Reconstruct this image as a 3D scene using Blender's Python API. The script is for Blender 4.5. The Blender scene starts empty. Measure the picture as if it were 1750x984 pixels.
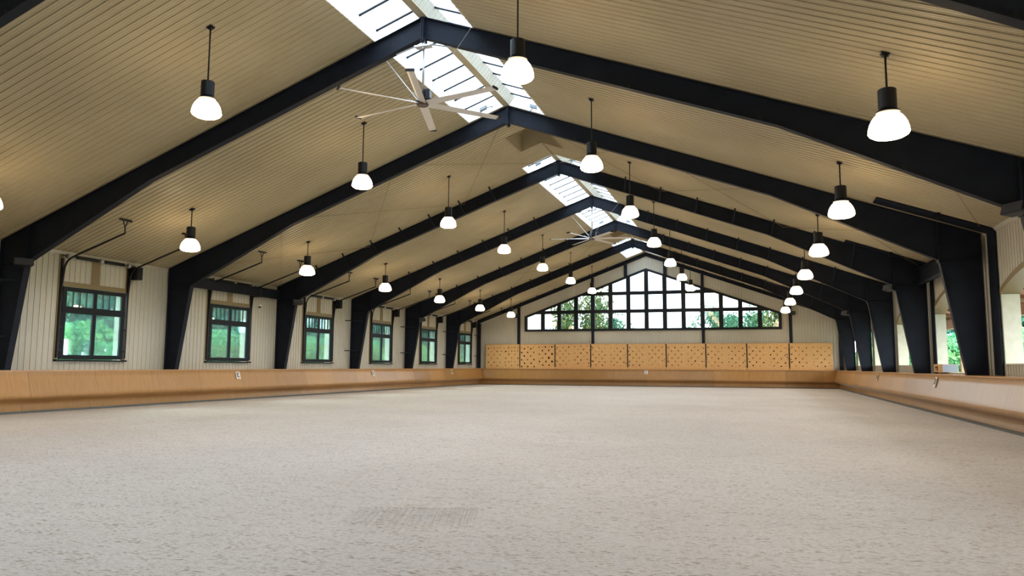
import bpy, math, random
from mathutils import Vector, Matrix
random.seed(7)
C = bpy.context.scene.collection
sc = bpy.context.scene
# ------------------------------------------------------------------ camera
YAW, PITCH, ROLL, FPX = 0.3108, 0.1037, 0.0047, 1280.0
CAM = Vector((7.626, 0.0, 1.504))
fw = Vector((-math.sin(YAW)*math.cos(PITCH), math.cos(YAW)*math.cos(PITCH), math.sin(PITCH)))
rt = Vector((math.cos(YAW), math.sin(YAW), 0)); up = rt.cross(fw)
r2 = math.cos(ROLL)*rt + math.sin(ROLL)*up
u2 = -math.sin(ROLL)*rt + math.cos(ROLL)*up
cd = bpy.data.cameras.new('camera'); cam = bpy.data.objects.new('camera', cd); C.objects.link(cam)
cam.matrix_world = Matrix(((r2.x, u2.x, -fw.x, CAM.x), (r2.y, u2.y, -fw.y, CAM.y), (r2.z, u2.z, -fw.z, CAM.z), (0, 0, 0, 1)))
cd.sensor_width = 36.0; cd.sensor_fit = 'HORIZONTAL'; cd.lens = FPX/1750*36
cd.clip_start = 0.05; cd.clip_end = 500
sc.camera = cam
# ------------------------------------------------------------------ sky, lamp strengths, exposure
SKY_STRENGTH = 15.0
LAMP_GLOW = 17.0
LAMP_WATT = 54.0                         # downward light of one lamp's lens
w = bpy.data.worlds.new('sky'); sc.world = w; w.use_nodes = True
nt = w.node_tree
bg = nt.nodes['Background']; bg.inputs[0].default_value = (0.82, 0.92, 1.0, 1); bg.inputs[1].default_value = SKY_STRENGTH
sc.view_settings.view_transform = 'Standard'; sc.view_settings.look = 'None'
sc.view_settings.gamma = 1.0; sc.view_settings.use_curve_mapping = False
sc.view_settings.exposure = 0.24
sc.cycles.use_denoising = True
sc.cycles.use_adaptive_sampling = True; sc.cycles.adaptive_threshold = .02
sc.cycles.max_bounces = 9; sc.cycles.diffuse_bounces = 6; sc.cycles.transparent_max_bounces = 16
sc.cycles.sample_clamp_indirect = 6.0
sc.cycles.caustics_reflective = False; sc.cycles.caustics_refractive = False

# ------------------------------------------------------------------ measured building
ZC, ZE, XW = 10.2, 5.14, 13.76          # ridge, eave, inner wall face
M = (ZC-ZE)/XW
WT = 0.36                                # wall thickness
Y0, Y1 = -12.0, 57.2
FR = {-1: 2.76, 0: 9.6, 1: 16.44, 2: 23.21, 3: 30.12, 4: 36.98, 5: 43.83, 6: 50.64}
LAMP_Y = {i: FR[i]+3.4 for i in range(-1, 7)}
WINY = [19.9, 26.87, 33.8, 40.72, 47.62, 54.55]
SKYL = [(-11.9, 23.05), (29.2, 43.8), (49.95, 56.35)]
CUP = [(25.6, 27.4), (46.4, 48.1)]
SKW, CUW = 1.33, 0.82
RIB = 0.2032
def ceil_z(x): return ZC - M*abs(x)

# ------------------------------------------------------------------ materials
def mat(name, col, rough=0.6, metal=0.0, spec=0.5, emis=None, es=0.0):
    m = bpy.data.materials.new(name); m.use_nodes = True
    b = m.node_tree.nodes['Principled BSDF']
    b.inputs['Base Color'].default_value = (*col, 1); b.inputs['Roughness'].default_value = rough
    b.inputs['Metallic'].default_value = metal; b.inputs['Specular IOR Level'].default_value = spec
    if emis:
        b.inputs['Emission Color'].default_value = (*emis, 1); b.inputs['Emission Strength'].default_value = es
    return m
def nodes(m): return m.node_tree.nodes, m.node_tree.links, m.node_tree.nodes['Principled BSDF']
def noise_tint(m, c1, c2, scale=(1, 1, 1), nscale=4.0, detail=5.0, lo=0.35, hi=0.65, bump=0.0, dist=0.01, space='Object'):
    N, L, b = nodes(m)
    tc = N.new('ShaderNodeTexCoord'); mp = N.new('ShaderNodeMapping'); mp.inputs['Scale'].default_value = scale
    nz = N.new('ShaderNodeTexNoise'); nz.inputs['Scale'].default_value = nscale; nz.inputs['Detail'].default_value = detail
    cr = N.new('ShaderNodeValToRGB')
    cr.color_ramp.elements[0].position = lo; cr.color_ramp.elements[0].color = (*c1, 1)
    cr.color_ramp.elements[1].position = hi; cr.color_ramp.elements[1].color = (*c2, 1)
    L.new(tc.outputs[space], mp.inputs[0]); L.new(mp.outputs[0], nz.inputs['Vector']); L.new(nz.outputs['Fac'], cr.inputs[0])
    L.new(cr.outputs[0], b.inputs['Base Color'])
    if bump:
        bp = N.new('ShaderNodeBump'); bp.inputs['Strength'].default_value = bump; bp.inputs['Distance'].default_value = dist
        L.new(nz.outputs['Fac'], bp.inputs['Height']); L.new(bp.outputs[0], b.inputs['Normal'])
    return m, tc, mp, nz, cr

m_wall = noise_tint(mat('ivory_liner_panel', (.5, .47, .39), .45, spec=.3), (.45, .425, .35), (.50, .475, .40), nscale=.6)[0]
m_ceil = noise_tint(mat('tan_ceiling_panel', (.5, .42, .3), .5, spec=.3), (.365, .31, .198), (.41, .35, .23), nscale=.5)[0]
m_trim = mat('ochre_trim', (.22, .165, .085), .5, spec=.3)
m_stone = noise_tint(mat('pale_reveal', (.62, .6, .47), .6, spec=.2), (.58, .56, .44), (.64, .62, .5), nscale=6)[0]
m_steel = noise_tint(mat('dark_painted_steel', (.012, .015, .022), .6, spec=.16), (.0065, .0095, .016), (.010, .0135, .022), nscale=2.5)[0]
m_black = mat('black_metal', (.007, .008, .011), .4, spec=.3)
m_sash = mat('black_sash', (.006, .009, .013), .5, spec=.2)
m_galv = mat('galvanised_metal', (.45, .46, .47), .4, metal=.7)
m_blade = mat('fan_blade_metal', (.62, .58, .54), .35, metal=.25)
m_curb = mat('curb_daylight_white', (.8, .8, .78), .5)  # near-white base colour stands in for daylight glare on the skylight curbs
m_white = mat('white_plate', (.75, .75, .73), .5)
m_ink = mat('letter_ink', (.02, .02, .025), .6)
m_red = mat('red_ink', (.45, .03, .03), .6)
m_rubber = mat('grey_rubber_strip', (.10, .11, .108), .8)
m_greyp = mat('grey_panel', (.2, .23, .26), .7)
m_outbrown = noise_tint(mat('brown_porch_timber', (.25, .11, .05), .6), (.2, .085, .035), (.3, .135, .06), scale=(1, .1, 1), nscale=12)[0]
m_bark = noise_tint(mat('bark', (.08, .06, .04), .9), (.06, .045, .03), (.12, .09, .065), nscale=8, bump=.5)[0]
m_grass = noise_tint(mat('grass', (.06, .14, .03), .9), (.045, .075, .03), (.07, .11, .045), nscale=1.5)[0]

def wood(name, c1, c2, rough, gscale, seam_axis=None, seam=2.44, spec=.4, coat=0.0):
    m, tc, mp, nz, cr = noise_tint(mat(name, c1, rough, spec=spec), c1, c2, scale=gscale, nscale=3.0, detail=7, lo=.3, hi=.7)
    N, L, b = nodes(m)
    b.inputs['Coat Weight'].default_value = coat; b.inputs['Coat Roughness'].default_value = .28
    if seam_axis is not None:
        sx = N.new('ShaderNodeSeparateXYZ'); L.new(tc.outputs['Object'], sx.inputs[0])
        dv = N.new('ShaderNodeMath'); dv.operation = 'DIVIDE'; dv.inputs[1].default_value = seam; L.new(sx.outputs[seam_axis], dv.inputs[0])
        fl = N.new('ShaderNodeMath'); fl.operation = 'FLOOR'; L.new(dv.outputs[0], fl.inputs[0])
        wn = N.new('ShaderNodeTexWhiteNoise'); wn.noise_dimensions = '1D'; L.new(fl.outputs[0], wn.inputs['W'])
        mr = N.new('ShaderNodeMapRange'); mr.inputs[3].default_value = .84; mr.inputs[4].default_value = 1.12; L.new(wn.outputs['Value'], mr.inputs[0])
        fr = N.new('ShaderNodeMath'); fr.operation = 'FRACT'; L.new(dv.outputs[0], fr.inputs[0])
        gt = N.new('ShaderNodeMath'); gt.operation = 'LESS_THAN'; gt.inputs[1].default_value = .004; L.new(fr.outputs[0], gt.inputs[0])
        ml = N.new('ShaderNodeVectorMath'); ml.operation = 'SCALE'; L.new(cr.outputs[0], ml.inputs[0]); L.new(mr.outputs[0], ml.inputs['Scale'])
        mx = N.new('ShaderNodeMix'); mx.data_type = 'RGBA'; L.new(gt.outputs[0], mx.inputs[0]); L.new(ml.outputs[0], mx.inputs[6]); mx.inputs[7].default_value = (.09, .045, .015, 1)
        L.new(mx.outputs[2], b.inputs['Base Color'])
    return m
m_kick_side = wood('varnished_plywood_side', (.32, .158, .044), (.385, .203, .064), .38, (1, 5, .6), 1, coat=.45)
m_kick_back = wood('varnished_plywood_back', (.32, .158, .044), (.385, .203, .064), .36, (5, 1, .6), 0, coat=.5)
m_cap = wood('varnished_cap_board', (.40, .2, .075), (.5, .27, .1), .3, (.4, .4, .4), spec=.5, coat=.5)
m_ply = wood('pale_plywood', (.56, .31, .115), (.68, .41, .17), .55, (.9, 1, 6))
m_hole = mat('dark_hole', (.012, .009, .007), .9, spec=.1)

def glassmat(name, tint, gloss=.12, haze=0):
    m = bpy.data.materials.new(name); m.use_nodes = True
    N, L = m.node_tree.nodes, m.node_tree.links; N.clear()
    o = N.new('ShaderNodeOutputMaterial'); t = N.new('ShaderNodeBsdfTransparent'); t.inputs[0].default_value = (*tint, 1)
    g = N.new('ShaderNodeBsdfGlossy'); g.inputs['Roughness'].default_value = .02
    f = N.new('ShaderNodeFresnel'); f.inputs[0].default_value = 1.5
    a = N.new('ShaderNodeMath'); a.operation = 'MULTIPLY_ADD'; a.inputs[1].default_value = .8; a.inputs[2].default_value = gloss; L.new(f.outputs[0], a.inputs[0])
    x = N.new('ShaderNodeMixShader'); L.new(a.outputs[0], x.inputs[0]); L.new(t.outputs[0], x.inputs[1]); L.new(g.outputs[0], x.inputs[2])
    if haze:
        dn = N.new('ShaderNodeBsdfTranslucent'); dn.inputs[0].default_value = (.55, .66, .66, 1)
        y = N.new('ShaderNodeMixShader'); y.inputs[0].default_value = haze; L.new(x.outputs[0], y.inputs[1]); L.new(dn.outputs[0], y.inputs[2]); x = y
    L.new(x.outputs[0], o.inputs[0]); return m
m_glass = glassmat('window_glass', (.78, .95, .92), .0, .014)
m_gglass = glassmat('gable_glass', (.5, .52, .52), 0)
m_frp = bpy.data.materials.new('translucent_skylight_sheet'); m_frp.use_nodes = True
N, L = m_frp.node_tree.nodes, m_frp.node_tree.links; N.clear()
o_ = N.new('ShaderNodeOutputMaterial'); t_ = N.new('ShaderNodeBsdfTransparent'); t_.inputs[0].default_value = (.6, .63, .66, 1)
d_ = N.new('ShaderNodeBsdfTranslucent'); d_.inputs[0].default_value = (.5, .53, .56, 1)
x_ = N.new('ShaderNodeMixShader'); x_.inputs[0].default_value = .35
L.new(t_.outputs[0], x_.inputs[1]); L.new(d_.outputs[0], x_.inputs[2]); L.new(x_.outputs[0], o_.inputs[0])
m_dome = mat('lit_lamp_dome', (.8, .8, .78), .3, emis=(1, .75, .46), es=LAMP_GLOW)

# sand footing
m_sand = mat('sand_footing', (.6, .56, .5), .95, spec=.1)
N, L, b = nodes(m_sand)
tc = N.new('ShaderNodeTexCoord')
def mapped(scale, rot=0.0):
    mp = N.new('ShaderNodeMapping'); mp.inputs['Scale'].default_value = scale; mp.inputs['Rotation'].default_value = (0, 0, rot)
    L.new(tc.outputs['Object'], mp.inputs[0]); return mp
def noise(mp, s, d=6, dis=0.0, r=.6):
    n = N.new('ShaderNodeTexNoise'); n.inputs['Scale'].default_value = s; n.inputs['Detail'].default_value = d
    n.inputs['Distortion'].default_value = dis; n.inputs['Roughness'].default_value = r; L.new(mp.outputs[0], n.inputs['Vector']); return n
def math_(op, a, b_=None, c=None):
    n = N.new('ShaderNodeMath'); n.operation = op
    for i, v in enumerate((a, b_, c)):
        if v is None: continue
        if isinstance(v, (int, float)): n.inputs[i].default_value = v
        else: L.new(v, n.inputs[i])
    return n.outputs[0]
def rng(v, a, b_, c=0.0, d=1.0):
    n = N.new('ShaderNodeMapRange'); n.interpolation_type = 'SMOOTHSTEP'
    L.new(v, n.inputs[0]); n.inputs[1].default_value = a; n.inputs[2].default_value = b_; n.inputs[3].default_value = c; n.inputs[4].default_value = d
    return n.outputs[0]
mpA = mapped((1, 1, 1), -.31); mpB = mapped((.55, 1.25, 1), -.31)
nA = noise(mpB, 30, 8, .15, .62); nB = noise(mpA, 38, 6, .2, .7); nC = noise(mpA, .22, 3); nD = noise(mpB, 5.5, 6, .4)
clump = rng(nA.outputs['Fac'], .36, .52)            # dark damp crumbs where low
patch = rng(nD.outputs['Fac'], .42, .62)
dark = math_('MULTIPLY', math_('SUBTRACT', 1.0, clump), math_('MULTIPLY_ADD', patch, .65, .35))
base = N.new('ShaderNodeMix'); base.data_type = 'RGBA'; L.new(rng(nC.outputs['Fac'], .35, .65), base.inputs[0])
base.inputs[6].default_value = (.73, .695, .665, 1); base.inputs[7].default_value = (.79, .755, .725, 1)
mx = N.new('ShaderNodeMix'); mx.data_type = 'RGBA'; L.new(dark, mx.inputs[0]); L.new(base.outputs[2], mx.inputs[6]); mx.inputs[7].default_value = (.40, .335, .27, 1)
gr = N.new('ShaderNodeMix'); gr.data_type = 'RGBA'; gr.blend_type = 'MULTIPLY'; gr.inputs[0].default_value = 1.0
L.new(mx.outputs[2], gr.inputs[6])
g2 = N.new('ShaderNodeCombineColor'); gv = rng(nB.outputs['Fac'], .3, .7, .86, 1.06)
for i in range(3): L.new(gv, g2.inputs[i])
L.new(g2.outputs[0], gr.inputs[7]); L.new(gr.outputs[2], b.inputs['Base Color'])
# harrow teeth marks in a patch near the camera
sp = N.new('ShaderNodeSeparateXYZ'); L.new(mpA.outputs[0], sp.inputs[0])
RX = 4.35*math.cos(-.31)-7.1*math.sin(-.31); RY = 4.35*math.sin(-.31)+7.1*math.cos(-.31)
wob = math_('MULTIPLY_ADD', nD.outputs['Fac'], .05, sp.outputs[0])
wave = math_('SINE', math_('MULTIPLY', wob, 2*math.pi/.066))
mk = math_('MULTIPLY', math_('MULTIPLY', rng(sp.outputs[0], RX-.75, RX-.55), rng(sp.outputs[0], RX+.75, RX+.5)),
           math_('MULTIPLY', rng(sp.outputs[1], RY-1.1, RY-.3), rng(sp.outputs[1], RY+.3, RY+.26)))
rake = math_('MULTIPLY', math_('MULTIPLY', wave, mk), .45)
h = math_('ADD', math_('ADD', math_('MULTIPLY', nA.outputs['Fac'], 1.0), math_('MULTIPLY', nB.outputs['Fac'], .35)), math_('ADD', rake, math_('MULTIPLY', nD.outputs['Fac'], .8)))
bp = N.new('ShaderNodeBump'); bp.inputs['Strength'].default_value = 1.0; bp.inputs['Distance'].default_value = .045
L.new(h, bp.inputs['Height']); L.new(bp.outputs[0], b.inputs['Normal'])

def leafmat(name, c1, c2):
    m = noise_tint(mat(name, c1, .6, spec=.2), c1, c2, nscale=.9, detail=8)[0]
    N, L, b = nodes(m)
    out = N['Material Output']; tr = N.new('ShaderNodeBsdfTranslucent')
    cr = [n for n in N if n.type == 'VALTORGB'][0]; L.new(cr.outputs[0], tr.inputs[0])
    x = N.new('ShaderNodeMixShader'); x.inputs[0].default_value = .35
    L.new(b.outputs[0], x.inputs[1]); L.new(tr.outputs[0], x.inputs[2]); L.new(x.outputs[0], out.inputs[0]); return m
m_leafA = leafmat('green_leaves', (.018, .085, .06), (.06, .22, .13))
m_leafB = leafmat('bright_green_leaves', (.03, .2, .1), (.17, .36, .12))
m_leafD = leafmat('pale_green_leaves', (.05, .2, .12), (.17, .36, .2))
m_leafC = leafmat('yellowing_leaves', (.06, .18, .08), (.3, .3, .1))

# ------------------------------------------------------------------ mesh helpers
class MB:
    def __init__(s): s.v = []; s.f = []; s.mi = []
    def add(s, vs, fs, mi=0):
        o = len(s.v); s.v += [tuple(p) for p in vs]; s.f += [tuple(i+o for i in f) for f in fs]; s.mi += [mi]*len(fs); return s
    def box(s, x0, x1, y0, y1, z0, z1, mi=0):
        vs = [(x, y, z) for z in (z0, z1) for y in (y0, y1) for x in (x0, x1)]
        return s.add(vs, [(0, 2, 3, 1), (4, 5, 7, 6), (0, 1, 5, 4), (2, 6, 7, 3), (0, 4, 6, 2), (1, 3, 7, 5)], mi)
    def obox(s, c, ax, ay, az, mi=0):   # centre and three half-axis vectors
        c, ax, ay, az = map(Vector, (c, ax, ay, az))
        vs = [c+i*ax+j*ay+k*az for k in (-1, 1) for j in (-1, 1) for i in (-1, 1)]
        return s.add(vs, [(0, 2, 3, 1), (4, 5, 7, 6), (0, 1, 5, 4), (2, 6, 7, 3), (0, 4, 6, 2), (1, 3, 7, 5)], mi)
    def bar(s, a, b, w, h, upv=(0, 0, 1), mi=0):
        a, b = Vector(a), Vector(b); d = (b-a); l = d.length; d.normalize(); u = Vector(upv)
        r = d.cross(u)
        if r.length < 1e-4: r = d.cross(Vector((1, 0, 0)))
        r.normalize(); u = r.cross(d)
        return s.obox((a+b)/2, d*l/2, r*w/2, u*h/2, mi)
    def prism(s, poly, y0, y1, axis='Y', mi=0):    # polygon in the plane across the axis
        n = len(poly)
        def P(p, t): return {'Y': (p[0], t, p[1]), 'X': (t, p[0], p[1]), 'Z': (p[0], p[1], t)}[axis]
        vs = [P(p, y0) for p in poly]+[P(p, y1) for p in poly]
        return s.add(vs, [tuple(range(n)), tuple(range(2*n-1, n-1, -1))]+[(i, i+n, (i+1) % n+n, (i+1) % n) for i in range(n)], mi)
    def tube(s, pts, r, seg=8, mi=0, cap=True):
        pts = [Vector(p) for p in pts]; rings = []
        for i, p in enumerate(pts):
            d = (pts[min(i+1, len(pts)-1)]-pts[max(i-1, 0)]).normalized()
            a = d.cross(Vector((0, 0, 1)))
            if a.length < 1e-3: a = Vector((1, 0, 0))
            a.normalize(); b_ = d.cross(a)
            rings.append([p+(a*math.cos(t)+b_*math.sin(t))*r for t in [2*math.pi*k/seg for k in range(seg)]])
        vs = [q for ring in rings for q in ring]; fs = []
        for i in range(len(pts)-1):
            for k in range(seg): fs.append((i*seg+k, i*seg+(k+1) % seg, (i+1)*seg+(k+1) % seg, (i+1)*seg+k))
        if cap: fs += [tuple(range(seg))[::-1], tuple(range((len(pts)-1)*seg, len(pts)*seg))]
        return s.add(vs, fs, mi)
    def lathe(s, prof, c=(0, 0, 0), seg=32, mi=0, close=False):
        vs = []; fs = []; n = len(prof)
        for k in range(seg):
            t = 2*math.pi*k/seg
            for r, z in prof: vs.append((c[0]+r*math.cos(t), c[1]+r*math.sin(t), c[2]+z))
        for k in range(seg):
            k2 = (k+1) % seg
            for i in range(n-1 if not close else n):
                j = (i+1) % n
                fs.append((k*n+i, k2*n+i, k2*n+j, k*n+j))
        return s.add(vs, fs, mi)
    def mesh(s, name, mats, smooth=False):
        me = bpy.data.meshes.new(name); me.from_pydata(s.v, [], s.f)
        for m in (mats if isinstance(mats, (list, tuple)) else [mats]): me.materials.append(m)
        me.polygons.foreach_set('material_index', s.mi)
        if smooth: me.polygons.foreach_set('use_smooth', [True]*len(s.f))
        me.validate(); me.update(); return me
    def obj(s, name, mats, parent=None, smooth=False, fix=True):
        o = bpy.data.objects.new(name, s.mesh(name, mats, smooth)); C.objects.link(o)
        if fix:
            import bmesh
            bm = bmesh.new(); bm.from_mesh(o.data); bmesh.ops.recalc_face_normals(bm, faces=bm.faces); bm.to_mesh(o.data); bm.free()
        if parent: o.parent = parent
        return o
def link(name, me, parent=None, loc=None, rz=0.0):
    o = bpy.data.objects.new(name, me); C.objects.link(o)
    if parent: o.parent = parent
    if loc: o.location = loc
    o.rotation_euler = (0, 0, rz); return o
def tag(o, label, cat, group=None, kind=None):
    if label: o['label'] = label
    if cat: o['category'] = cat
    if group: o['group'] = group
    if kind: o['kind'] = kind
    return o
def struct(o): o['kind'] = 'structure'; return o
def thing(name, label, cat, loc=(0, 0, 0), rz=0.0, group=None):
    o = bpy.data.objects.new(name, None); C.objects.link(o); o.location = loc; o.rotation_euler = (0, 0, rz)
    o.empty_display_size = .2
    return tag(o, label, cat, group)
def bevel(o, wd=.01, seg=2):
    m = o.modifiers.new('bevel', 'BEVEL'); m.width = wd; m.segments = seg; m.limit_method = 'ANGLE'; return o
def copy_tree(src, parent=None):
    c = src.copy(); C.objects.link(c)
    if parent: c.parent = parent
    for ch in list(src.children): copy_tree(ch, c)
    return c
ORD2 = ['nearest', 'second', 'third', 'fourth', 'fifth', 'sixth', 'seventh', 'eighth', 'ninth']
ORD = ['', 'nearest', 'second', 'third', 'fourth', 'fifth', 'sixth', 'seventh']

# ribbed sheet profile: returns (t, d) stations, d = depth of rib into the room
def rib_profile(a, b_, extra=()):
    st = []; k = math.floor(a/RIB)
    while k*RIB < b_+RIB:
        t = k*RIB
        st += [(t-.020, 0.0), (t-.012, .022), (t+.012, .022), (t+.020, 0.0), (t+.064, 0.0), (t+.070, .005), (t+.076, 0.0), (t+.130, 0.0), (t+.136, .005), (t+.142, 0.0)]
        k += 1
    st = [p for p in st if a < p[0] < b_]
    def d_at(t):
        prev = None
        for p in st:
            if p[0] >= t:
                if prev is None: return 0.0
                return prev[1]+(p[1]-prev[1])*(t-prev[0])/(p[0]-prev[0])
            prev = p
        return 0.0
    for e in extra:
        if a < e < b_: st += [(e-1e-4, d_at(e)), (e+1e-4, d_at(e))]
    st += [(a, 0.0), (b_, 0.0)]
    st.sort(); return st

# ------------------------------------------------------------------ floor
o = MB().add([(-13.3, Y0, .026), (13.3, Y0, .026), (13.3, 56.7, .026), (-13.3, 56.7, .026)], [(0, 1, 2, 3)]).obj('floor', m_sand)
struct(o)
# ------------------------------------------------------------------ ceiling
edges = [e for r_ in SKYL for e in r_]+[e for r_ in CUP for e in r_]
st = rib_profile(Y0, Y1, edges)
mb = MB()
def x_in(y):
    for a, b_ in SKYL:
        if a < y < b_: return SKW
    for a, b_ in CUP:
        if a < y < b_: return CUW
    return 0.0
for s in (-1, 1):
    for (ya, da), (yb, db) in zip(st[:-1], st[1:]):
        xi = x_in((ya+yb)/2)
        mb.add([(s*xi, ya, ceil_z(xi)-da), (s*xi, yb, ceil_z(xi)-db), (s*XW, yb, ceil_z(XW)-db), (s*XW, ya, ceil_z(XW)-da)], [(0, 1, 2, 3)])
struct(mb.obj('ceiling', m_ceil))
# eave trim along both walls
for s, nm in ((-1, 'left'), (1, 'right')):
    struct(MB().prism([(s*(XW-.002), ZE-.09), (s*(XW-.045), ZE-.07), (s*(XW-.10), ZE+.02), (s*(XW-.002), ZE+.01)], Y0, Y1-.01).obj('trim_1' if s < 0 else 'trim_2', m_wall))

# ------------------------------------------------------------------ left wall with six window openings
WH, WB, WTOP = 1.30, 1.62, 4.06
ops = [(y-WH, y+WH) for y in WINY]
def wall_x(s, name, openings):
    """openings: list of (ya, yb, zb, ztfun)"""
    ex = [e for op in openings for e in op[:2]]
    st = rib_profile(Y0, Y1, ex); mb = MB()
    fine = []
    for (ya, da), (yb, db) in zip(st[:-1], st[1:]): fine.append((ya, da, yb, db))
    for ya, da, yb, db in fine:
        ym = (ya+yb)/2; op = next((q for q in openings if q[0] < ym < q[1]), None)
        for face, off in (('in', 0), ('out', WT)):
            xa, xb = (s*(XW-da), s*(XW-db)) if face == 'in' else (s*(XW+WT), s*(XW+WT))
            top = ZE+.05 if face == 'in' else ZE+.35
            if op is None: mb.add([(xa, ya, 0), (xb, yb, 0), (xb, yb, top), (xa, ya, top)], [(0, 1, 2, 3)])
            else:
                mb.add([(xa, ya, 0), (xb, yb, 0), (xb, yb, op[2]), (xa, ya, op[2])], [(0, 1, 2, 3)])
                mb.add([(xa, ya, op[3](ya)), (xb, yb, op[3](yb)), (xb, yb, top), (xa, ya, top)], [(0, 1, 2, 3)])
    return struct(mb.obj(name, m_wall, fix=False))
wall_x(-1, 'wall_left', [(a, b_, WB, lambda y: WTOP) for a, b_ in ops])
mb = MB()
for a, b_ in ops:      # pale reveals of the openings
    xi, xo = -XW, -(XW+WT+.03)
    mb.add([(xi, a, WB), (xo, a, WB), (xo, a, WTOP), (xi, a, WTOP)], [(0, 1, 2, 3)])
    mb.add([(xi, b_, WB), (xo, b_, WB), (xo, b_, WTOP), (xi, b_, WTOP)], [(0, 1, 2, 3)])
    mb.add([(xi, a, WTOP), (xo, a, WTOP), (xo, b_, WTOP), (xi, b_, WTOP)], [(0, 1, 2, 3)])
    mb.add([(xi, a, WB), (xo, a, WB), (xo, b_, WB), (xi, b_, WB)], [(0, 1, 2, 3)])
struct(mb.obj('trim_3', m_stone, fix=False))
# ------------------------------------------------------------------ right wall with arched openings
RAD, SPR = 7.77, 3.40
ARCH = [(-10.7, -4.2, 1.62), (-3.9, 2.6, 1.62), (2.9, 9.4, 1.62), (9.75, 16.3, 1.62), (16.6, 22.14, 1.62), (23.85, 29.95, 1.36), (30.75, 36.93, 1.62), (37.6, 43.75, 1.62), (44.45, 50.55, 1.62), (51.2, 56.6, 1.62)]
def arch_fun(a, b_):
    c, hw = (a+b_)/2, (b_-a)/2; base = math.sqrt(RAD*RAD-hw*hw)
    return lambda y: SPR+math.sqrt(max(RAD*RAD-(y-c)**2, 0))-base
wall_x(1, 'wall_right', [(a, b_, zb, arch_fun(a, b_)) for a, b_, zb in ARCH])
soff, jamb, band = MB(), MB(), MB()
for a, b_, zb in ARCH:
    f = arch_fun(a, b_); xi, xo = XW, XW+WT
    ys = [a+(b_-a)*i/24 for i in range(25)]
    for ya, yb in zip(ys[:-1], ys[1:]):
        soff.add([(xi-.03, ya, f(ya)), (xi-.03, yb, f(yb)), (xo+.04, yb, f(yb)), (xo+.04, ya, f(ya))], [(0, 1, 2, 3)])
        # proud trim band on the inner face, following the arch
        band.add([(xi-.04, ya, f(ya)-.005), (xi-.04, yb, f(yb)-.005), (xi-.04, yb, f(yb)+.14), (xi-.04, ya, f(ya)+.14),
                  (xi, ya, f(ya)-.005), (xi, yb, f(yb)-.005), (xi, yb, f(yb)+.14), (xi, ya, f(ya)+.14)],
                 [(0, 1, 2, 3), (3, 2, 6, 7), (0, 4, 5, 1)])
    for y, sg in ((a, 1), (b_, -1)):
        jamb.box(xi-.01, xo+.04, min(y, y+sg*.03), max(y, y+sg*.03), zb, SPR)
    jamb.box(xi-.03, xo+.05, a+.03, b_-.03, zb-.03, zb)
struct(soff.obj('trim_4', m_trim, fix=False)); struct(jamb.obj('trim_5', m_stone)); struct(band.obj('trim_6', m_trim, fix=False))

# ------------------------------------------------------------------ far gable wall
GX, GB, GS, GA = 9.65, 4.26, 5.44, 8.97      # window half width, sill, shoulder, apex
def g_top(x): return GA-(GA-GS)*abs(x)/GX
st = rib_profile(-XW, XW, [-GX, GX, 0.0])
mb = MB()
for (xa, da), (xb, db) in zip(st[:-1], st[1:]):
    xm = (xa+xb)/2; ya, yb = Y1-da, Y1-db
    if abs(xm) < GX:
        mb.add([(xa, ya, 0), (xb, yb, 0), (xb, yb, GB), (xa, ya, GB)], [(0, 1, 2, 3)])
        mb.add([(xa, ya, g_top(xa)), (xb, yb, g_top(xb)), (xb, yb, ceil_z(xb)+.35), (xa, ya, ceil_z(xa)+.35)], [(0, 1, 2, 3)])
    else: mb.add([(xa, ya, 0), (xb, yb, 0), (xb, yb, ceil_z(xb)+.35), (xa, ya, ceil_z(xa)+.35)], [(0, 1, 2, 3)])
struct(mb.obj('wall_back', m_wall, fix=False))
# wall behind the camera
struct(MB().prism([(-XW-.3, 0), (XW+.3, 0), (XW+.3, ZE), (0, ZC+.5), (-XW-.3, ZE)], Y0-.2, Y0).obj('wall_front', m_wall))
# gable window
wf = MB()
y0_, y1_ = Y1-.10, Y1+.12
hx = .155
def vbar(x, za, zb, hw=hx): wf.box(x-hw, x+hw, y0_, y1_, za, zb)
for x in (1.375, 2.75, 4.13, 5.46, 6.82, 8.16):
    for s in (-1, 1):
        ztop = min(g_top(x-hx), 99)-.02
        wf.prism([(s*(x-hx), GB), (s*(x+hx), GB), (s*(x+hx), g_top(x+hx)-.05), (s*(x-hx), g_top(x-hx)-.05)], y0_, y1_)
wf.prism([(-hx, GB), (hx, GB), (hx, g_top(hx)-.05), (0, GA-.05), (-hx, g_top(hx)-.05)], y0_, y1_)
for s in (-1, 1):
    wf.prism([(s*(GX-.22), GB), (s*GX, GB), (s*GX, GS), (s*(GX-.22), g_top(GX-.22))], y0_-.002, y1_)
    wf.prism([(0, GA), (s*GX, GS), (s*GX, GS-.17), (0, GA-.17)], y0_-.004, y1_)
wf.box(-GX, GX, y0_-.006, y1_, GB-.03, GB+.14)
for z in (5.72, 7.10):
    xe = min(GX, (GA-z)/((GA-GS)/GX))
    wf.prism([(-xe-.0, z-.13), (xe, z-.13), (max(xe-.35, 0), z+.13), (-max(xe-.35, 0), z+.13)], y0_-.003, y1_)
win = wf.obj('window_1', m_sash); struct(win)
gl = MB().prism([(-GX+.05, GB), (GX-.05, GB), (GX-.05, GS), (0, GA-.03), (-GX+.05, GS)], Y1+.02, Y1+.03).obj('pane', m_gglass, win)

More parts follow.
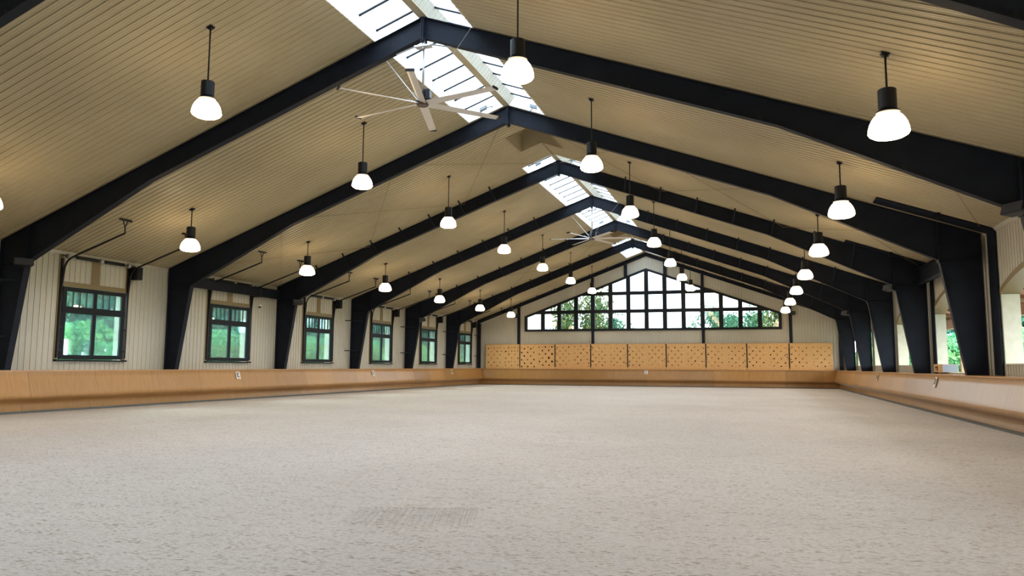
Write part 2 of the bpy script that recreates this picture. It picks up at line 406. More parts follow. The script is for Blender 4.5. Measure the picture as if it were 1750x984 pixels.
# ------------------------------------------------------------------ left windows
def window(yc, n):
    root = bpy.data.objects.new('window_%d' % n, None); C.objects.link(root); root.location = (-XW, yc, 0); root['kind'] = 'structure'
    # local: x towards room is +
    fr = MB(); X0, X1 = .0, .075; Hh = 1.27
    fr.box(X0, X1, -Hh, -Hh+.15, 1.65, 4.02); fr.box(X0, X1, Hh-.15, Hh, 1.65, 4.02)
    fr.box(X0, X1, -.075, .075, 1.65, 4.02)
    fr.box(X0-.004, X1+.004, -Hh, Hh, 1.65, 1.80); fr.box(X0-.004, X1+.004, -Hh, Hh, 3.88, 4.02); fr.box(X0-.004, X1+.01, -Hh, Hh, 3.16, 3.38)
    f = bevel(fr.obj('sash_frame', m_sash, root), .008)
    mu = MB()
    for sgn in (-1, 1):
        a, b_ = .075, Hh-.15
        for k in (1, 2, 3):
            y = sgn*(a+(b_-a)*k/4); mu.box(.02, .06, y-.014, y+.014, 3.37, 3.89)
    mu.obj('glazing_bars', m_sash, f)
    MB().box(.030, .036, -Hh+.1, Hh-.1, 1.7, 3.98).obj('pane', m_glass, f)
    MB().box(.0, .14, -Hh-.16, Hh+.16, 1.585, 1.645).obj('sill', m_sash, root)
    ca = MB()
    for y in (-Hh-.17, Hh+.03): ca.box(.001, .03, y, y+.14, 1.645, ZE-.08)
    ca.box(.001, .03, -Hh-.03, Hh+.03, 4.03, 4.19); ca.box(.001, .03, -.16, .16, 4.19, ZE-.08)
    bevel(ca.obj('casing', m_trim, root), .006)
    la = MB()
    for y in (-Hh-.03, Hh+.03):
        for z in (1.95, 2.7): la.box(.03, .09, y-.06, y+.06, z-.03, z+.03)
    la.obj('latch', m_black, root)
for i, y in enumerate(WINY): window(y, i+2)

# overhead track sets
def track_set(yc, label):
    t = thing('overhead_track_set', label, 'door track', (-XW, yc, 0), group='overhead tracks over the left windows')
    for s in (-1, 1):
        y = s*1.36
        vr = MB().box(.03, .10, y-.035, y+.035, 1.7, 4.92); vr.obj('vertical_rail', m_black, t)
        pts = [(.08, y, 3.55), (.10, y, 4.05), (.17, y, 4.64), (.25, y, 4.80), (.36, y, 4.90), (.50, y, 4.96), (.9, y, 5.09), (2.54, y, 5.62)]
        MB().tube(pts, .032, 8).obj('curved_rail', m_black, t, smooth=True)
        hg = MB(); zc = ceil_z(XW-2.54)
        hg.obox((2.56, y, zc-.03), Vector((.03, 0, .011)), (0, .24, 0), (0, 0, .02))
        hg.bar((2.55, y-.10, zc-.04), (2.54, y, 5.82), .02, .03); hg.bar((2.55, y+.10, zc-.04), (2.54, y, 5.82), .02, .03)
        hg.bar((2.54, y, 5.85), (2.54, y+.02, 5.60), .03, .03)
        hg.obj('hanger', m_black, t)
        MB().box(.02, .17, y-.02, y+.02, 4.55, 4.60).obj('rail_bracket', m_black, t)
    MB().tube([(.2, -1.5, 5.0), (.2, 1.5, 5.0)], .018, 8).obj('torsion_shaft', m_black, t)
    for a, b_ in ((-.95, -.12), (.2, 1.0)):
        MB().tube([(.2, a+(b_-a)*k/24, 5.0) for k in range(25)], .058, 10).obj('torsion_spring', m_black, t, smooth=True)
    for y in (-1.28, 1.22, .03):
        MB().tube([(.2, y-.04, 5.0), (.2, y+.04, 5.0)], .085, 14).obj('cable_drum', m_galv, t, smooth=True)
    mo = bevel(MB().box(.05, .42, 1.42, 1.66, 4.52, 4.98).obj('motor_box', m_black, t), .02)
    MB().box(.12, .34, 1.66, 1.70, 4.62, 4.9).obj('cover_plate', m_greyp, mo)
for i, y in enumerate(WINY):
    track_set(y, 'black curved overhead track and springs above the %s left window from the camera' % ORD[i+1])

# ------------------------------------------------------------------ steel frames
def sweep_flange(mb, pts, wy, th):
    for a, b_ in zip(pts[:-1], pts[1:]):
        a, b_ = Vector((a[0], 0, a[1])), Vector((b_[0], 0, b_[1]))
        mb.bar(a, b_, wy, th, upv=(0, 0, 1) if abs((b_-a).normalized().z) < .9 else (1, 0, 0))
GAP = .03
def rz(x): return ceil_z(x)-GAP
def rafter_mesh():
    mb = MB(); kn, kk = (12.6, 4.47), (8.25, 6.60)
    mb.prism([(12.6, rz(12.6)), (0.02, rz(.02)), (0.02, 9.64), kk, kn], -.008, .008)
    sweep_flange(mb, [(0, 9.63), (8.25, 6.6), (12.6, 4.47)], .2, .018)
    sweep_flange(mb, [(0, rz(0)-.01), (12.6, rz(12.6)-.01)], .2, .018)
    return mb
def mirror(mb):
    m = MB(); m.v = [(-x, y, z) for x, y, z in mb.v]; m.f = [tuple(reversed(f)) for f in mb.f]; m.mi = list(mb.mi); return m
def column_mesh():
    mb = MB(); top = rz(13.62)
    mb.prism([(13.40, 0), (13.62, 0), (13.62, top), (12.6, rz(12.6)), (12.6, 4.47), (13.13, 1.24), (13.40, .8)], -.008, .008)
    sweep_flange(mb, [(13.40, 0), (13.40, .8), (13.13, 1.24), (12.6, 4.47)], .2, .018)
    sweep_flange(mb, [(13.62, 0), (13.62, top-.02)], .2, .018)
    sweep_flange(mb, [(12.61, rz(12.6)-.01), (13.62, top-.01)], .2, .018)
    mb.prism([(12.62, 4.46), (13.61, 4.46), (13.61, 4.48), (12.62, 4.48)], -.09, .09)
    return mb
raf, col = rafter_mesh(), column_mesh()
me_rR, me_rL = raf.mesh('rafter', m_steel), mirror(raf).mesh('rafter', m_steel)
me_cR, me_cL = col.mesh('column', m_steel), mirror(col).mesh('column', m_steel)
kp = MB().box(12.57, 12.60, -.12, .12, 4.40, rz(12.6)+.0); kpR = kp.mesh('knee_plate', m_steel); kpL = mirror(kp).mesh('knee_plate', m_steel)
ap = MB().box(-.035, -.008, -.13, .13, 9.50, rz(0)-.012).box(.008, .035, -.13, .13, 9.50, rz(0)-.012)
for z in (9.56, 9.75, 9.95, 10.1):
    for y in (-.09, .09): ap.box(-.055, .055, y-.018, y+.018, z-.018, z+.018)
me_ap = ap.mesh('apex_plate', m_steel)
def brace_mesh(x, s, dz=0):
    zb = 9.63-(9.63-6.6)*x/8.25 if x < 8.25 else 6.6-(6.6-4.47)*(x-8.25)/(12.6-8.25)
    return MB().bar((s*x, -.085, zb+.03), (s*(x+.12), -.60, ceil_z(x+.12)-.03), .05, .05).mesh('flange_brace', m_steel)
BX = [2.8, 4.2, 5.6, 7.0, 8.4, 9.8, 11.15]
bms = [(brace_mesh(x, s)) for x in BX for s in (-1, 1)]
wallb = {s: [MB().bar((s*(12.9+(.25 if z < 3 else 0)), -.09, z), (s*13.74, -.52, z), .05, .05).mesh('wall_brace', m_steel) for z in (2.3, 3.95)] for s in (-1, 1)}
clip = MB().prism([(-.05, 0), (.05, 0), (0, .13)], -.004, .004).mesh('clip', m_black)
for k in range(0, 7):
    t = thing('steel_frame', 'dark tapered steel portal frame, %s' % (
        'mostly cut off by the top corners of the picture' if k == 0 else '%s of the six complete ones from the camera' % ORD[k]),
        'steel frame', (0, FR[k], 0), group='tapered steel portal frames')
    for nm, me in (('rafter', me_rL), ('rafter', me_rR), ('column', me_cL), ('column', me_cR), ('knee_plate', kpL), ('knee_plate', kpR), ('apex_plate', me_ap)):
        link(nm, me, t)
    if k >= 3:
        for me in bms: link('flange_brace', me, t)
    for me in (wallb[-1] if k in (1, 4, 5, 6) else []): link('wall_brace', me, t)
    if k in (1, 2, 0):
        for s in (-1, 1):
            for x in (2.3, 5.1, 7.9, 10.6):
                zb = 9.63-(9.63-6.6)*x/8.25 if x < 8.25 else 6.6-(6.6-4.47)*(x-8.25)/(12.6-8.25)
                link('clip', clip, t, (s*x, -.05, zb+.01))
# gable end frame
t = thing('gable_end_frame', 'slim dark steel rafters and corner posts flat against the far gable wall', 'steel frame', (0, Y1-.13, 0))
for s in (-1, 1):
    r_ = MB().prism([(0, rz(0)), (s*13.6, rz(13.6)), (s*13.6, rz(13.6)-.27), (0, rz(0)-.27)], -.01, .01)
    r_.bar((0, 0, rz(0)-.27), (s*13.6, 0, rz(13.6)-.27), .18, .016).bar((0, 0, rz(0)-.01), (s*13.6, 0, rz(13.6)-.01), .18, .016)
    r_.obj('rafter', m_steel, t)
    MB().box(min(s*13.36, s*13.6), max(s*13.36, s*13.6), -.1, .1, 0, rz(13.6)-.25).obj('column', m_steel, t)
    for x in BX:
        MB().bar((s*x, -.05, ceil_z(x)-.28), (s*(x+.1), -.45, ceil_z(x+.1)-.03), .045, .045).obj('flange_brace', m_steel, t)
    for z in (2.3, 3.95):
        MB().bar((s*13.4, -.1, z), (s*13.74, -.5, z), .045, .045).obj('wall_brace', m_steel, t)
# gable posts
def post(x, z0, lab, wd=.2):
    t = thing('gable_post', lab, 'steel post', (x, Y1-.13, 0), group='steel posts on the far gable wall')
    zt = ceil_z(abs(x)+wd/2)-.30
    mb = MB().box(-wd/2, wd/2, -.09, -.075, z0, zt).box(-wd/2, wd/2, .08, .10, z0, zt).box(-.01, .01, -.08, .09, z0, zt)
    mb.obj('post', m_steel, t)
    MB().box(-wd/2-.03, wd/2+.03, -.11, .09, zt-.02, zt).obj('cap_plate', m_steel, t)
post(-10.12, 1.32, 'dark steel post on the far wall between the left wall and the gable window')
post(-4.13, 1.32, 'dark steel post crossing the left half of the gable window')
post(4.15, 1.32, 'dark steel post crossing the right half of the gable window')
post(10.22, 1.32, 'dark steel post on the far wall between the gable window and the right wall')
post(-1.55, 8.38, 'short dark steel stub above the gable window, left of the ridge', .24)
post(1.43, 8.42, 'short dark steel stub above the gable window, right of the ridge', .24)
# eave struts in the braced bay, portal bands on the right
for s, z0, z1, nm in ((-1, 4.56, 4.93, 'left'), (1, 4.48, 5.0, 'right')):
    t = thing('eave_strut', 'dark horizontal steel beam along the %s wall between the second and third frames' % nm, 'steel beam', (s*13.38, 0, 0), group='eave struts')
    MB().box(-.01, .01, 23.34, 29.99, z0, z1).box(-.11, .11, 23.34, 29.99, z0-.016, z0).box(-.11, .11, 23.34, 29.99, z1, z1+.016).obj('beam', m_steel, t)
    MB().box(-.12, .12, 23.325, 23.34, z0-.05, z1+.05).box(-.12, .12, 29.99, 30.005, z0-.05, z1+.05).obj('end_plate', m_steel, t)
for (ya, yb, lab) in ((22.18, 22.84, 'black steel band on right slope and right wall, before the second frame'),
                      (29.42, 29.86, 'black steel band on right slope and right wall, before the third frame')):
    t = thing('portal_band', lab, 'steel band', (0, 0, 0), group='black portal bands on the right')
    x0, x1 = 10.95, 13.74
    MB().prism([(x0, ceil_z(x0)-.03), (x1-.02, ceil_z(x1)-.03), (x1-.02, ceil_z(x1)-.06), (x0, ceil_z(x0)-.06)], ya, yb).obj('header', m_steel, t)
    MB().box(13.69, 13.725, ya, yb, 1.32, ceil_z(13.74)-.02).obj('post', m_steel, t)
    MB().box(12.35, 12.47, ya-.05, ya+.1, ceil_z(12.4)-.17, ceil_z(12.4)-.02).obj('bracket', m_black, t)
# cross braces
def xbrace(ya, yb, xa, xb, lab, both=True):
    t = thing('cross_brace', lab, 'brace rods', (0, 0, 0), group='thin rod bracing under the ceiling')
    pairs = [((xa, ya), (xb, yb))]+([((xb, ya), (xa, yb))] if both else [])
    for j, (p, q) in enumerate(pairs):
        dz = .10+.03*j
        MB().tube([(p[0], p[1], ceil_z(p[0])-dz), (q[0], q[1], ceil_z(q[0])-dz)], .009, 6).obj('rod', m_trim, t)
for bay, (ya, yb) in (('between the second and third frames', (23.33, 30.0)), ('between the fifth and sixth frames', (43.95, 50.52))):
    for s, sn in ((-1, 'left'), (1, 'right')):
        for i, (xa, xb) in enumerate(((.1, 4.2), (4.2, 8.8), (8.8, 13.4))):
            xbrace(ya, yb, s*xa, s*xb, 'thin X rods under %s slope %s, %s' % (sn, bay, ('beside the ridge', 'halfway down the slope', 'beside the wall')[i]))
xbrace(16.6, 22.1, 11.0, 13.35, 'single thin brace rod under the right slope just before the black band', False)

# ------------------------------------------------------------------ skylights
def skylight(ya, yb, lab):
    t = thing('skylight', lab, 'skylight', (0, 0, 0), group='ridge skylights'); DZ = .33
    for s in (-1, 1):
        # curb walls
        cb = MB()
        cb.prism([(s*SKW, ceil_z(SKW)-.015), (s*(SKW+.03), ceil_z(SKW)-.015), (s*(SKW+.03), ceil_z(SKW)+DZ+.05), (s*SKW, ceil_z(SKW)+DZ+.05)], ya, yb)
        for y in (ya, yb):
            cb.prism([(0, ZC-.012), (s*SKW, ceil_z(SKW)-.012), (s*SKW, ceil_z(SKW)+DZ+.04), (0, ZC+DZ+.04)], y-.012, y+.012)
        cb.obj('curb', m_curb, t)
        MB().prism([(s*.05, ZC-M*.05+DZ), (s*(SKW+.03), ceil_z(SKW+.03)+DZ), (s*(SKW+.03), ceil_z(SKW+.03)+DZ+.006), (s*.05, ZC-M*.05+DZ+.006)], ya, yb).obj('glazing', m_frp, t)
        y = yb-.42
        while y > max(ya+.1, 6):
            MB().prism([(s*.2, ceil_z(.2)+DZ-.045), (s*SKW, ceil_z(SKW)+DZ-.045), (s*SKW, ceil_z(SKW)+DZ-.002), (s*.2, ceil_z(.2)+DZ-.002)], y-.024, y+.024).obj('glazing_bar', m_sash, t)
            y -= .885
        # ribbed side of the hanging ridge trim
        sd = MB(); stt = rib_profile(ya+.02, yb-.02)
        for (a, da), (b_, db) in zip(stt[:-1], stt[1:]):
            sd.add([(s*(.10+da), a, ZC-.03), (s*(.10+db), b_, ZC-.03), (s*(.34+db), b_, ZC+.27), (s*(.34+da), a, ZC+.27)], [(0, 1, 2, 3)])
        sd.obj('ridge_side_panel', m_wall, t, fix=False)
    MB().box(-.115, .115, ya+.02, yb-.02, ZC-.05, ZC-.025).obj('ridge_trim', m_ceil, t)
for (a, b_), lab in zip(SKYL, ('long bright ridge skylight nearest the camera, above the near ceiling fan', 'bright ridge skylight in the middle of the hall, above the far ceiling fan', 'short bright ridge skylight closest to the gable window')):
    skylight(a, b_, lab)
# dark square shafts (cupolas) at the ridge
for (a, b_), lab in zip(CUP, ('square tan shaft opening at the ridge past the second frame', 'small distant square shaft opening at the ridge past the fifth frame')):
    t = thing('roof_shaft', lab, 'roof vent', (0, 0, 0), group='square ridge shafts'); mb = MB(); H = 11.4
    for s in (-1, 1):
        mb.add([(s*CUW, a, ceil_z(CUW)-.015), (s*CUW, b_, ceil_z(CUW)-.015), (s*CUW, b_, H), (s*CUW, a, H)], [(0, 1, 2, 3)])
        for y in (a, b_): mb.add([(0, y, ZC-.015), (s*CUW, y, ceil_z(CUW)-.015), (s*CUW, y, H), (0, y, H)], [(0, 1, 2, 3)])
    mb.obj('shaft_lining', m_ceil, t, fix=False)
    MB().box(-CUW, CUW, a, b_, H-.05, H).obj('shaft_lid', m_trim, t)
    rm = MB()
    for s in (-1, 1):
        rm.prism([(s*CUW, ceil_z(CUW)-.035), (s*(CUW+.04), ceil_z(CUW+.04)-.035), (s*(CUW+.04), ceil_z(CUW+.04)-.015), (s*CUW, ceil_z(CUW)-.015)], a-.04, b_+.04)
        for y in (a-.04, b_): rm.prism([(0, ZC-.035), (s*CUW, ceil_z(CUW)-.035), (s*CUW, ceil_z(CUW)-.015), (0, ZC-.015)], y, y+.04)
    rm.obj('rim', m_trim, t)
# ridge seam strip where the ceiling is closed
mb = MB()
for a, b_ in ((23.05, 25.6), (27.4, 29.2), (43.8, 46.4), (48.1, 49.95), (56.35, 57.2)):
    mb.prism([(-.05, ZC-.03), (0, ZC-.018), (.05, ZC-.03), (0, ZC-.04)], a+.03, b_-.03)
struct(mb.obj('trim_7', m_trim))

# ------------------------------------------------------------------ kickboards
PROF = [(.665, 1.27), (.665, 1.16), (.68, 1.10), (.81, .68), (.84, .60), (.85, .54), (.835, .49), (.78, .45), (.69, .42), (.59, .39), (.515, .35), (.49, .30), (.495, .25), (.51, .19), (.53, .12), (.545, .0)]
# first number: distance of the face from the wall plane
BK = .06           # extra inset so cap covers it
def kick(side):
    mb = MB(); n = len(PROF)
    if side == 'back':
        a = [(-(XW-d), Y1-d, z) for d, z in PROF]; b_ = [((XW-d), Y1-d, z) for d, z in PROF]
    else:
        s = -1 if side == 'left' else 1
        a = [(s*(XW-d), Y0+.02, z) for d, z in PROF]; b_ = [(s*(XW-d), Y1-d, z) for d, z in PROF]
    mb.add(a+b_, [(i, i+1, n+i+1, n+i) for i in range(n-1)]); return mb
def capx(s):
    return MB().prism([(s*(XW-.01), 1.27), (s*(XW-.70), 1.27), (s*(XW-.70), 1.31), (s*(XW-.01), 1.31)], Y0+.02, Y1-.705)
for side, s, m, lab in (('left', -1, m_kick_side, 'long curved plywood kickboard along the foot of the left wall'), ('right', 1, m_kick_side, 'long curved plywood kickboard along the foot of the right wall'), ('back', 0, m_kick_back, 'curved plywood kickboard along the foot of the far gable wall')):
    t = thing('kickboard', lab, 'kickboard', (0, 0, 0), group='arena kickboards')
    k = kick(side).obj('board', m, t, smooth=True)
    if s: capx(s).obj('cap_rail', m_cap, t)
    else: MB().box(-(XW-.01), XW-.01, Y1-.70, Y1-.01, 1.27, 1.31).obj('cap_rail', m_cap, t)
    if s: MB().box(min(s*(XW-.50), s*(XW-.575)), max(s*(XW-.50), s*(XW-.575)), Y0+.02, Y1-.57, .0, .095).obj('base_strip', m_rubber, t)
    else: MB().box(-(XW-.57), XW-.57, Y1-.575, Y1-.50, .0, .075).obj('base_strip', m_rubber, t)
# ------------------------------------------------------------------ drilled plywood panels on the far ledge
DIV = [-12.86, -9.98, -7.10, -4.27, -1.43, 1.45, 4.32, 7.20, 10.07, 12.97]
P1 = [(.08,.84,5),(.165,.84,3),(.25,.86,4),(.34,.86,3),(.425,.86,4),(.545,.86,3),(.68,.88,5),(.775,.86,3),(.865,.88,4),(.95,.86,4),(.165,.71,3),(.34,.71,5),(.465,.71,4),(.595,.71,6),(.67,.71,3),(.775,.72,4),(.865,.73,4),(.95,.73,4),(.08,.56,4),(.155,.57,2),(.255,.56,4),(.43,.56,4),(.685,.585,5),(.87,.585,4),(.165,.41,4),(.345,.41,4),(.6,.42,4),(.775,.43,4),(.955,.43,5),(.08,.25,5),(.25,.25,5),(.43,.25,4),(.58,.25,4),(.685,.27,4),(.765,.285,3),(.865,.27,4),(.165,.11,4),(.34,.10,4),(.6,.11,4),(.775,.115,4),(.95,.115,4)]
P2 = [(.05,.87,3),(.13,.82,6),(.23,.88,4),(.31,.82,6),(.38,.87,4),(.55,.89,5),(.65,.9,3),(.735,.9,6),(.84,.9,3),(.92,.9,6),(.97,.9,3),(.045,.66,6),(.22,.665,6),(.4,.665,5),(.645,.74,6),(.83,.75,6),(.12,.52,6),(.31,.52,5),(.56,.59,5),(.74,.60,6),(.925,.60,8),(.045,.35,6),(.22,.36,5),(.405,.36,6),(.655,.43,5),(.835,.44,8),(.13,.21,6),(.32,.21,6),(.565,.28,6),(.75,.285,6),(.925,.285,8),(.05,.065,6),(.225,.065,6),(.41,.065,6),(.66,.13,6),(.84,.135,6)]
for i in range(9):
    a, b_ = DIV[i], DIV[i+1]
    t = thing('perforated_panel', 'plywood board with dark holes, %s' % (
        ['leftmost of the nine', 'second from the left with the largest holes', 'third from the left', 'fourth from the left', 'fifth from the left, above the letter C', 'sixth from the left', 'seventh from the left', 'eighth from the left', 'rightmost of the nine'][i]),
        'wood panel', ((a+b_)/2, Y1-.27, 1.31), group='perforated plywood boards on the far ledge')
    hw, H = (b_-a)/2, 1.88
    mb = MB().box(-hw+.03, hw-.03, -.02, .02, .03, H, 0)
    if i == 0: dots = P1
    elif i == 1: dots = P2
    else:
        dots = []; rg = random.Random(i*13); tilt = rg.choice((-.012, .0, .012))
        cols = [.05, .135, .22, .305, .39, .56, .645, .73, .815, .91]
        for r_ in range(6):
            for c_, u in enumerate(cols):
                if (c_+r_) % 2 == (0 if c_ < 5 else 1): dots.append((u+rg.uniform(-.006, .006), .86-.142*r_+tilt*c_*.5+(.02 if c_ > 4 else 0)+rg.uniform(-.008, .008), rg.choice((3, 4, 4, 4, 5))))
        for _ in range(8): dots.append((rg.choice((.02, .03, .96, .98, .955)), rg.uniform(.06, .92), rg.choice((2, 3, 4))))
    for u, v_, r_ in dots:
        cx_, cz_, rr = -hw+.03+u*(2*hw-.06), .03+v_*(H-.03), r_*.0105
        ring = [(cx_+rr*math.cos(q*math.pi/5)*random.uniform(.85, 1.1), -.0225, cz_+rr*1.05*math.sin(q*math.pi/5)*random.uniform(.85, 1.1)) for q in range(10)]
        mb.add(ring, [tuple(range(10))], 1)
    mb.obj('board', [m_ply, m_hole], t, fix=False)
    if i < 8: MB().box(hw-.04, hw+.04, -.035, .035, .15, H-.0).obj('joint_strip', m_sash, t)
    MB().box(-hw, hw, -.03, .03, H, H+.035).obj('top_rail', m_cap, t)
    MB().box(-hw, hw, -.035, .03, 0.0, .03).obj('bottom_rail', m_ply, t)

# ------------------------------------------------------------------ pendant lamps
lampparts = {}
def lamp_parts():
    lampparts['canopy'] = MB().box(-.07, .07, -.07, .07, -.02, .0).box(-.045, .045, -.045, .045, -.05, -.02).mesh('canopy', m_black)
    for nm, L_ in (('long', 1.24), ('short', .60)):
        lampparts['rod_'+nm] = MB().tube([(0, 0, -.03), (0, 0, -L_)], .017, 10).mesh('rod', m_black, True)
    ho = MB().lathe([(.0, 0), (.125, 0), (.14, -.015), (.14, -.33), (.12, -.36), (.0, -.36)], seg=28)
    lampparts['housing'] = ho.mesh('housing', m_black)
    lampparts['collar'] = MB().lathe([(.1, -.36), (.185, -.375), (.19, -.40), (.13, -.41), (.1, -.40)], seg=28).mesh('collar', m_black)
    lampparts['dome'] = MB().lathe([(.12, -.405), (.165, -.42), (.21, -.455), (.25, -.51), (.283, -.58), (.302, -.65), (.312, -.70), (.312, -.715), (.29, -.755), (.23, -.79), (.13, -.808), (.0, -.812)], seg=36).mesh('glass_dome', m_dome, True)
    lampparts['ring'] = MB().lathe([(.312, -.702), (.3185, -.702), (.3185, -.712), (.312, -.712)], seg=36, close=True).mesh('rim_ring', m_black)
lamp_parts()
lens = bpy.data.lights.new('lamp_lens_light', 'AREA'); lens.shape = 'DISK'; lens.size = .5; lens.energy = LAMP_WATT; lens.color = (1, .90, .78); lens.spread = math.radians(165)
def lamp(x, y, long_, label):
    z = ceil_z(x)-.016
    t = thing('pendant_lamp', label, 'lamp', (x, y, z), group='pendant dome lamps in four rows')
    L_ = 1.24 if long_ else .60
    cn = link('canopy', lampparts['canopy'], t); cn.rotation_euler = (0, math.atan(M)*(1 if x > 0 else -1), 0)
    link('rod', lampparts['rod_'+('long' if long_ else 'short')], t)
    for nm in ('housing', 'collar', 'dome', 'ring'):
        o = link({'dome': 'glass_dome', 'ring': 'rim_ring'}.get(nm, nm), lampparts[nm], t, (0, 0, -L_))
    l = bpy.data.objects.new('lens_light', lens); C.objects.link(l); l.parent = t; l.location = (0, 0, -L_-.825)
    return t
ROWS = (('A', -9.8, False, 'in the row beside the left wall'), ('B', -3.54, True, 'in the long-stemmed row left of the ridge'), ('C', 3.54, True, 'in the long-stemmed row right of the ridge'), ('D', 9.8, False, 'in the row beside the right wall'))
ROWN = {'A': 'left wall row', 'B': 'left ridge row', 'C': 'right ridge row', 'D': 'right wall row'}
for R_, x, lg, txt in ROWS:
    for i in range(-1, 7):
        n = i if R_ == 'A' else i+1
        if n >= 1:
            where = ORD[n]+' from the camera' if n > 1 else 'nearest to the camera'
            if i == 6: where = 'next to the gable wall'
            lab = 'lit dome lamp %s, %s' % (txt, where)
        else: lab = 'lit dome lamp of the %s, %s' % (ROWN[R_], 'added out of view beside the camera' if i == -1 else 'just past the left edge')  # lamps of the unseen nearest bay are added to light the foreground floor
        lamp(x, LAMP_Y[i], lg, lab)

# ------------------------------------------------------------------ ceiling fans
def blade_mesh():
    # aerofoil blade along +x from .14 to 2.12
    mb = MB(); sec = [(-.105, .0), (-.06, .018), (.02, .02), (.105, .004), (.02, -.003), (-.06, -.006)]
    vs = []; xs = [.14, .35, .8, 1.4, 2.0, 2.12]
    for i, x in enumerate(xs):
        k = 1.0-.10*i/5; th = -math.radians(20-8*i/5)
        for (u, v_) in sec:
            vs.append((x, u*k*math.cos(th)-v_*math.sin(th), u*k*math.sin(th)+v_*math.cos(th)))
    n = len(sec); fs = []
    for i in range(len(xs)-1):
        for k in range(n): fs.append((i*n+k, i*n+(k+1) % n, (i+1)*n+(k+1) % n, (i+1)*n+k))
    fs += [tuple(range(n)), tuple(range((len(xs)-1)*n, len(xs)*n))]
    mb.add(vs, fs); return mb
bl = blade_mesh()
def fan(y, ang, lab):
    t = thing('ceiling_fan', lab, 'ceiling fan', (0, y, 0), group='large ceiling fans under the ridge'); hz = 7.93
    me = None
    for k in range(6):
        if me is None:
            b0 = bl.obj('blade', m_blade, t); me = b0.data; o = b0
        else: o = link('blade', me, t)
        o.location = (0, 0, hz+.02); o.rotation_euler = (0, 0, math.radians(ang+60*k))
        MB().box(2.10, 2.135, -.1, .1, -.02, .035).obj('tip_cap', m_black, o)
    MB().lathe([(0, -.035), (.13, -.035), (.145, -.02), (.145, .03), (.18, .045), (.18, .07), (0, .07)], (0, 0, hz), 28).obj('hub', mat('fan_hub_brown', (.09, .06, .045), .5), t)
    mo = MB().lathe([(0, .07), (.11, .07), (.13, .1), (.13, .30), (.09, .34), (0, .34)], (0, 0, hz), 24); mo.box(.05, .2, -.08, .08, hz+.12, hz+.36)
    mo.obj('motor', m_black, t)
    MB().box(.2, .215, -.05, .05, hz+.15, hz+.32).obj('motor_label', m_galv, t)
    MB().tube([(0, 0, hz+.33), (0, 0, 9.40)], .028, 12).obj('downrod', m_galv, t, smooth=True)
    br = MB().tube([(-.75, 0, 9.31), (-.3, -.02, 9.42), (0, -.02, 9.45), (.3, -.02, 9.42), (.75, 0, 9.31)], .022, 8)
    br.tube([(0, -.02, 9.36), (0, -.02, 9.6)], .05, 10); br.box(-.22, .22, -.1, .1, 9.40, 9.44)
    br.obj('mount_bracket', m_galv, t)
    gw = MB()
    for sx in (-1, 1):
        gw.tube([(sx*.12, 0, hz+.2), (sx*.3, .0, hz+.36), (sx*.42, 0, hz+.2), (sx*.14, 0, hz+.06)], .008, 6)
        gw.tube([(sx*.0, sx*.12, hz+.2), (.0, sx*.3, hz+.36), (.0, sx*.42, hz+.2), (.0, sx*.14, hz+.06)], .008, 6)
    gw.obj('safety_loop', m_galv, t)
    MB().tube([(-.12, .0, hz+.1), (-1.45, .35, ceil_z(1.45)-.03)], .012, 6).obj('guy_wire', m_galv, t)
    MB().tube([(.12, .0, hz+.3), (1.45, -.35, ceil_z(1.45)-.03)], .005, 6).obj('guy_wire', m_galv, t)
fan(FR[1], 47, 'large pale six-blade ceiling fan under the nearest ridge skylight')
fan(FR[4], 9, 'smaller looking distant six-blade ceiling fan hanging before the gable window')

# ------------------------------------------------------------------ loudspeakers, camera, actuators, small fittings
def speaker(x, y, z, rzd, lab):
    t = thing('loudspeaker', lab, 'loudspeaker', (x, y, z), math.radians(rzd), group='small black loudspeakers on the steelwork')
    b1 = bevel(MB().add([(-.26, -.12, -.12), (.26, -.12, -.12), (.2, .12, -.10), (-.2, .12, -.10), (-.26, -.09, .12), (.26, -.09, .12), (.2, .12, .10), (-.2, .12, .10)],
        [(0, 3, 2, 1), (4, 5, 6, 7), (0, 1, 5, 4), (1, 2, 6, 5), (2, 3, 7, 6), (3, 0, 4, 7)]).obj('cabinet', m_black, t), .03, 3)
    b1.rotation_euler = (math.radians(-18), 0, 0)
    g_ = MB().box(-.23, .23, -.125, -.118, -.09, .09).obj('grille', m_ink, b1)
    MB().box(-.02, .02, .08, .16, -.03, .03).box(-.05, .05, .13, .17, -.12, .16).obj('bracket', m_black, t)
speaker(-12.50, FR[1]-.24, 4.42, 60, 'black loudspeaker at the knee of the nearest frame on the left')
speaker(-12.42, FR[3]-.24, 4.38, 60, 'black loudspeaker at the knee of the third frame on the left')
speaker(-12.42, FR[5]-.24, 4.40, 60, 'tiny black loudspeaker at the knee of the fifth frame on the left')
speaker(12.45, FR[1]-.26, 4.50, -60, 'black loudspeaker cut by the right edge of the picture, at the nearest frame')
speaker(12.42, FR[3]-.24, 4.38, -60, 'black loudspeaker at the knee of the third frame on the right')
speaker(12.42, FR[5]-.24, 4.40, -60, 'tiny black loudspeaker at the knee of the fifth frame on the right')
speaker(-10.30, Y1-.42, 5.45, 20, 'small black loudspeaker on the left post of the far wall')
speaker(10.35, Y1-.42, 5.35, -20, 'small black loudspeaker on the right post of the far wall')
t = thing('security_camera', 'small dome security camera under the motor box by the second left window', 'camera', (-13.5, 28.6, 4.12))
MB().tube([(-.24, 0, .05), (0, 0, .05)], .02, 8).obj('arm', m_white, t)
MB().lathe([(0, .08), (.06, .08), (.075, .03), (.075, 0), (0, 0)], seg=20).obj('housing', m_white, t)
MB().lathe([(.065, 0), (.06, -.035), (.035, -.06), (0, -.07)], seg=20).obj('dome', m_black, t, smooth=True)
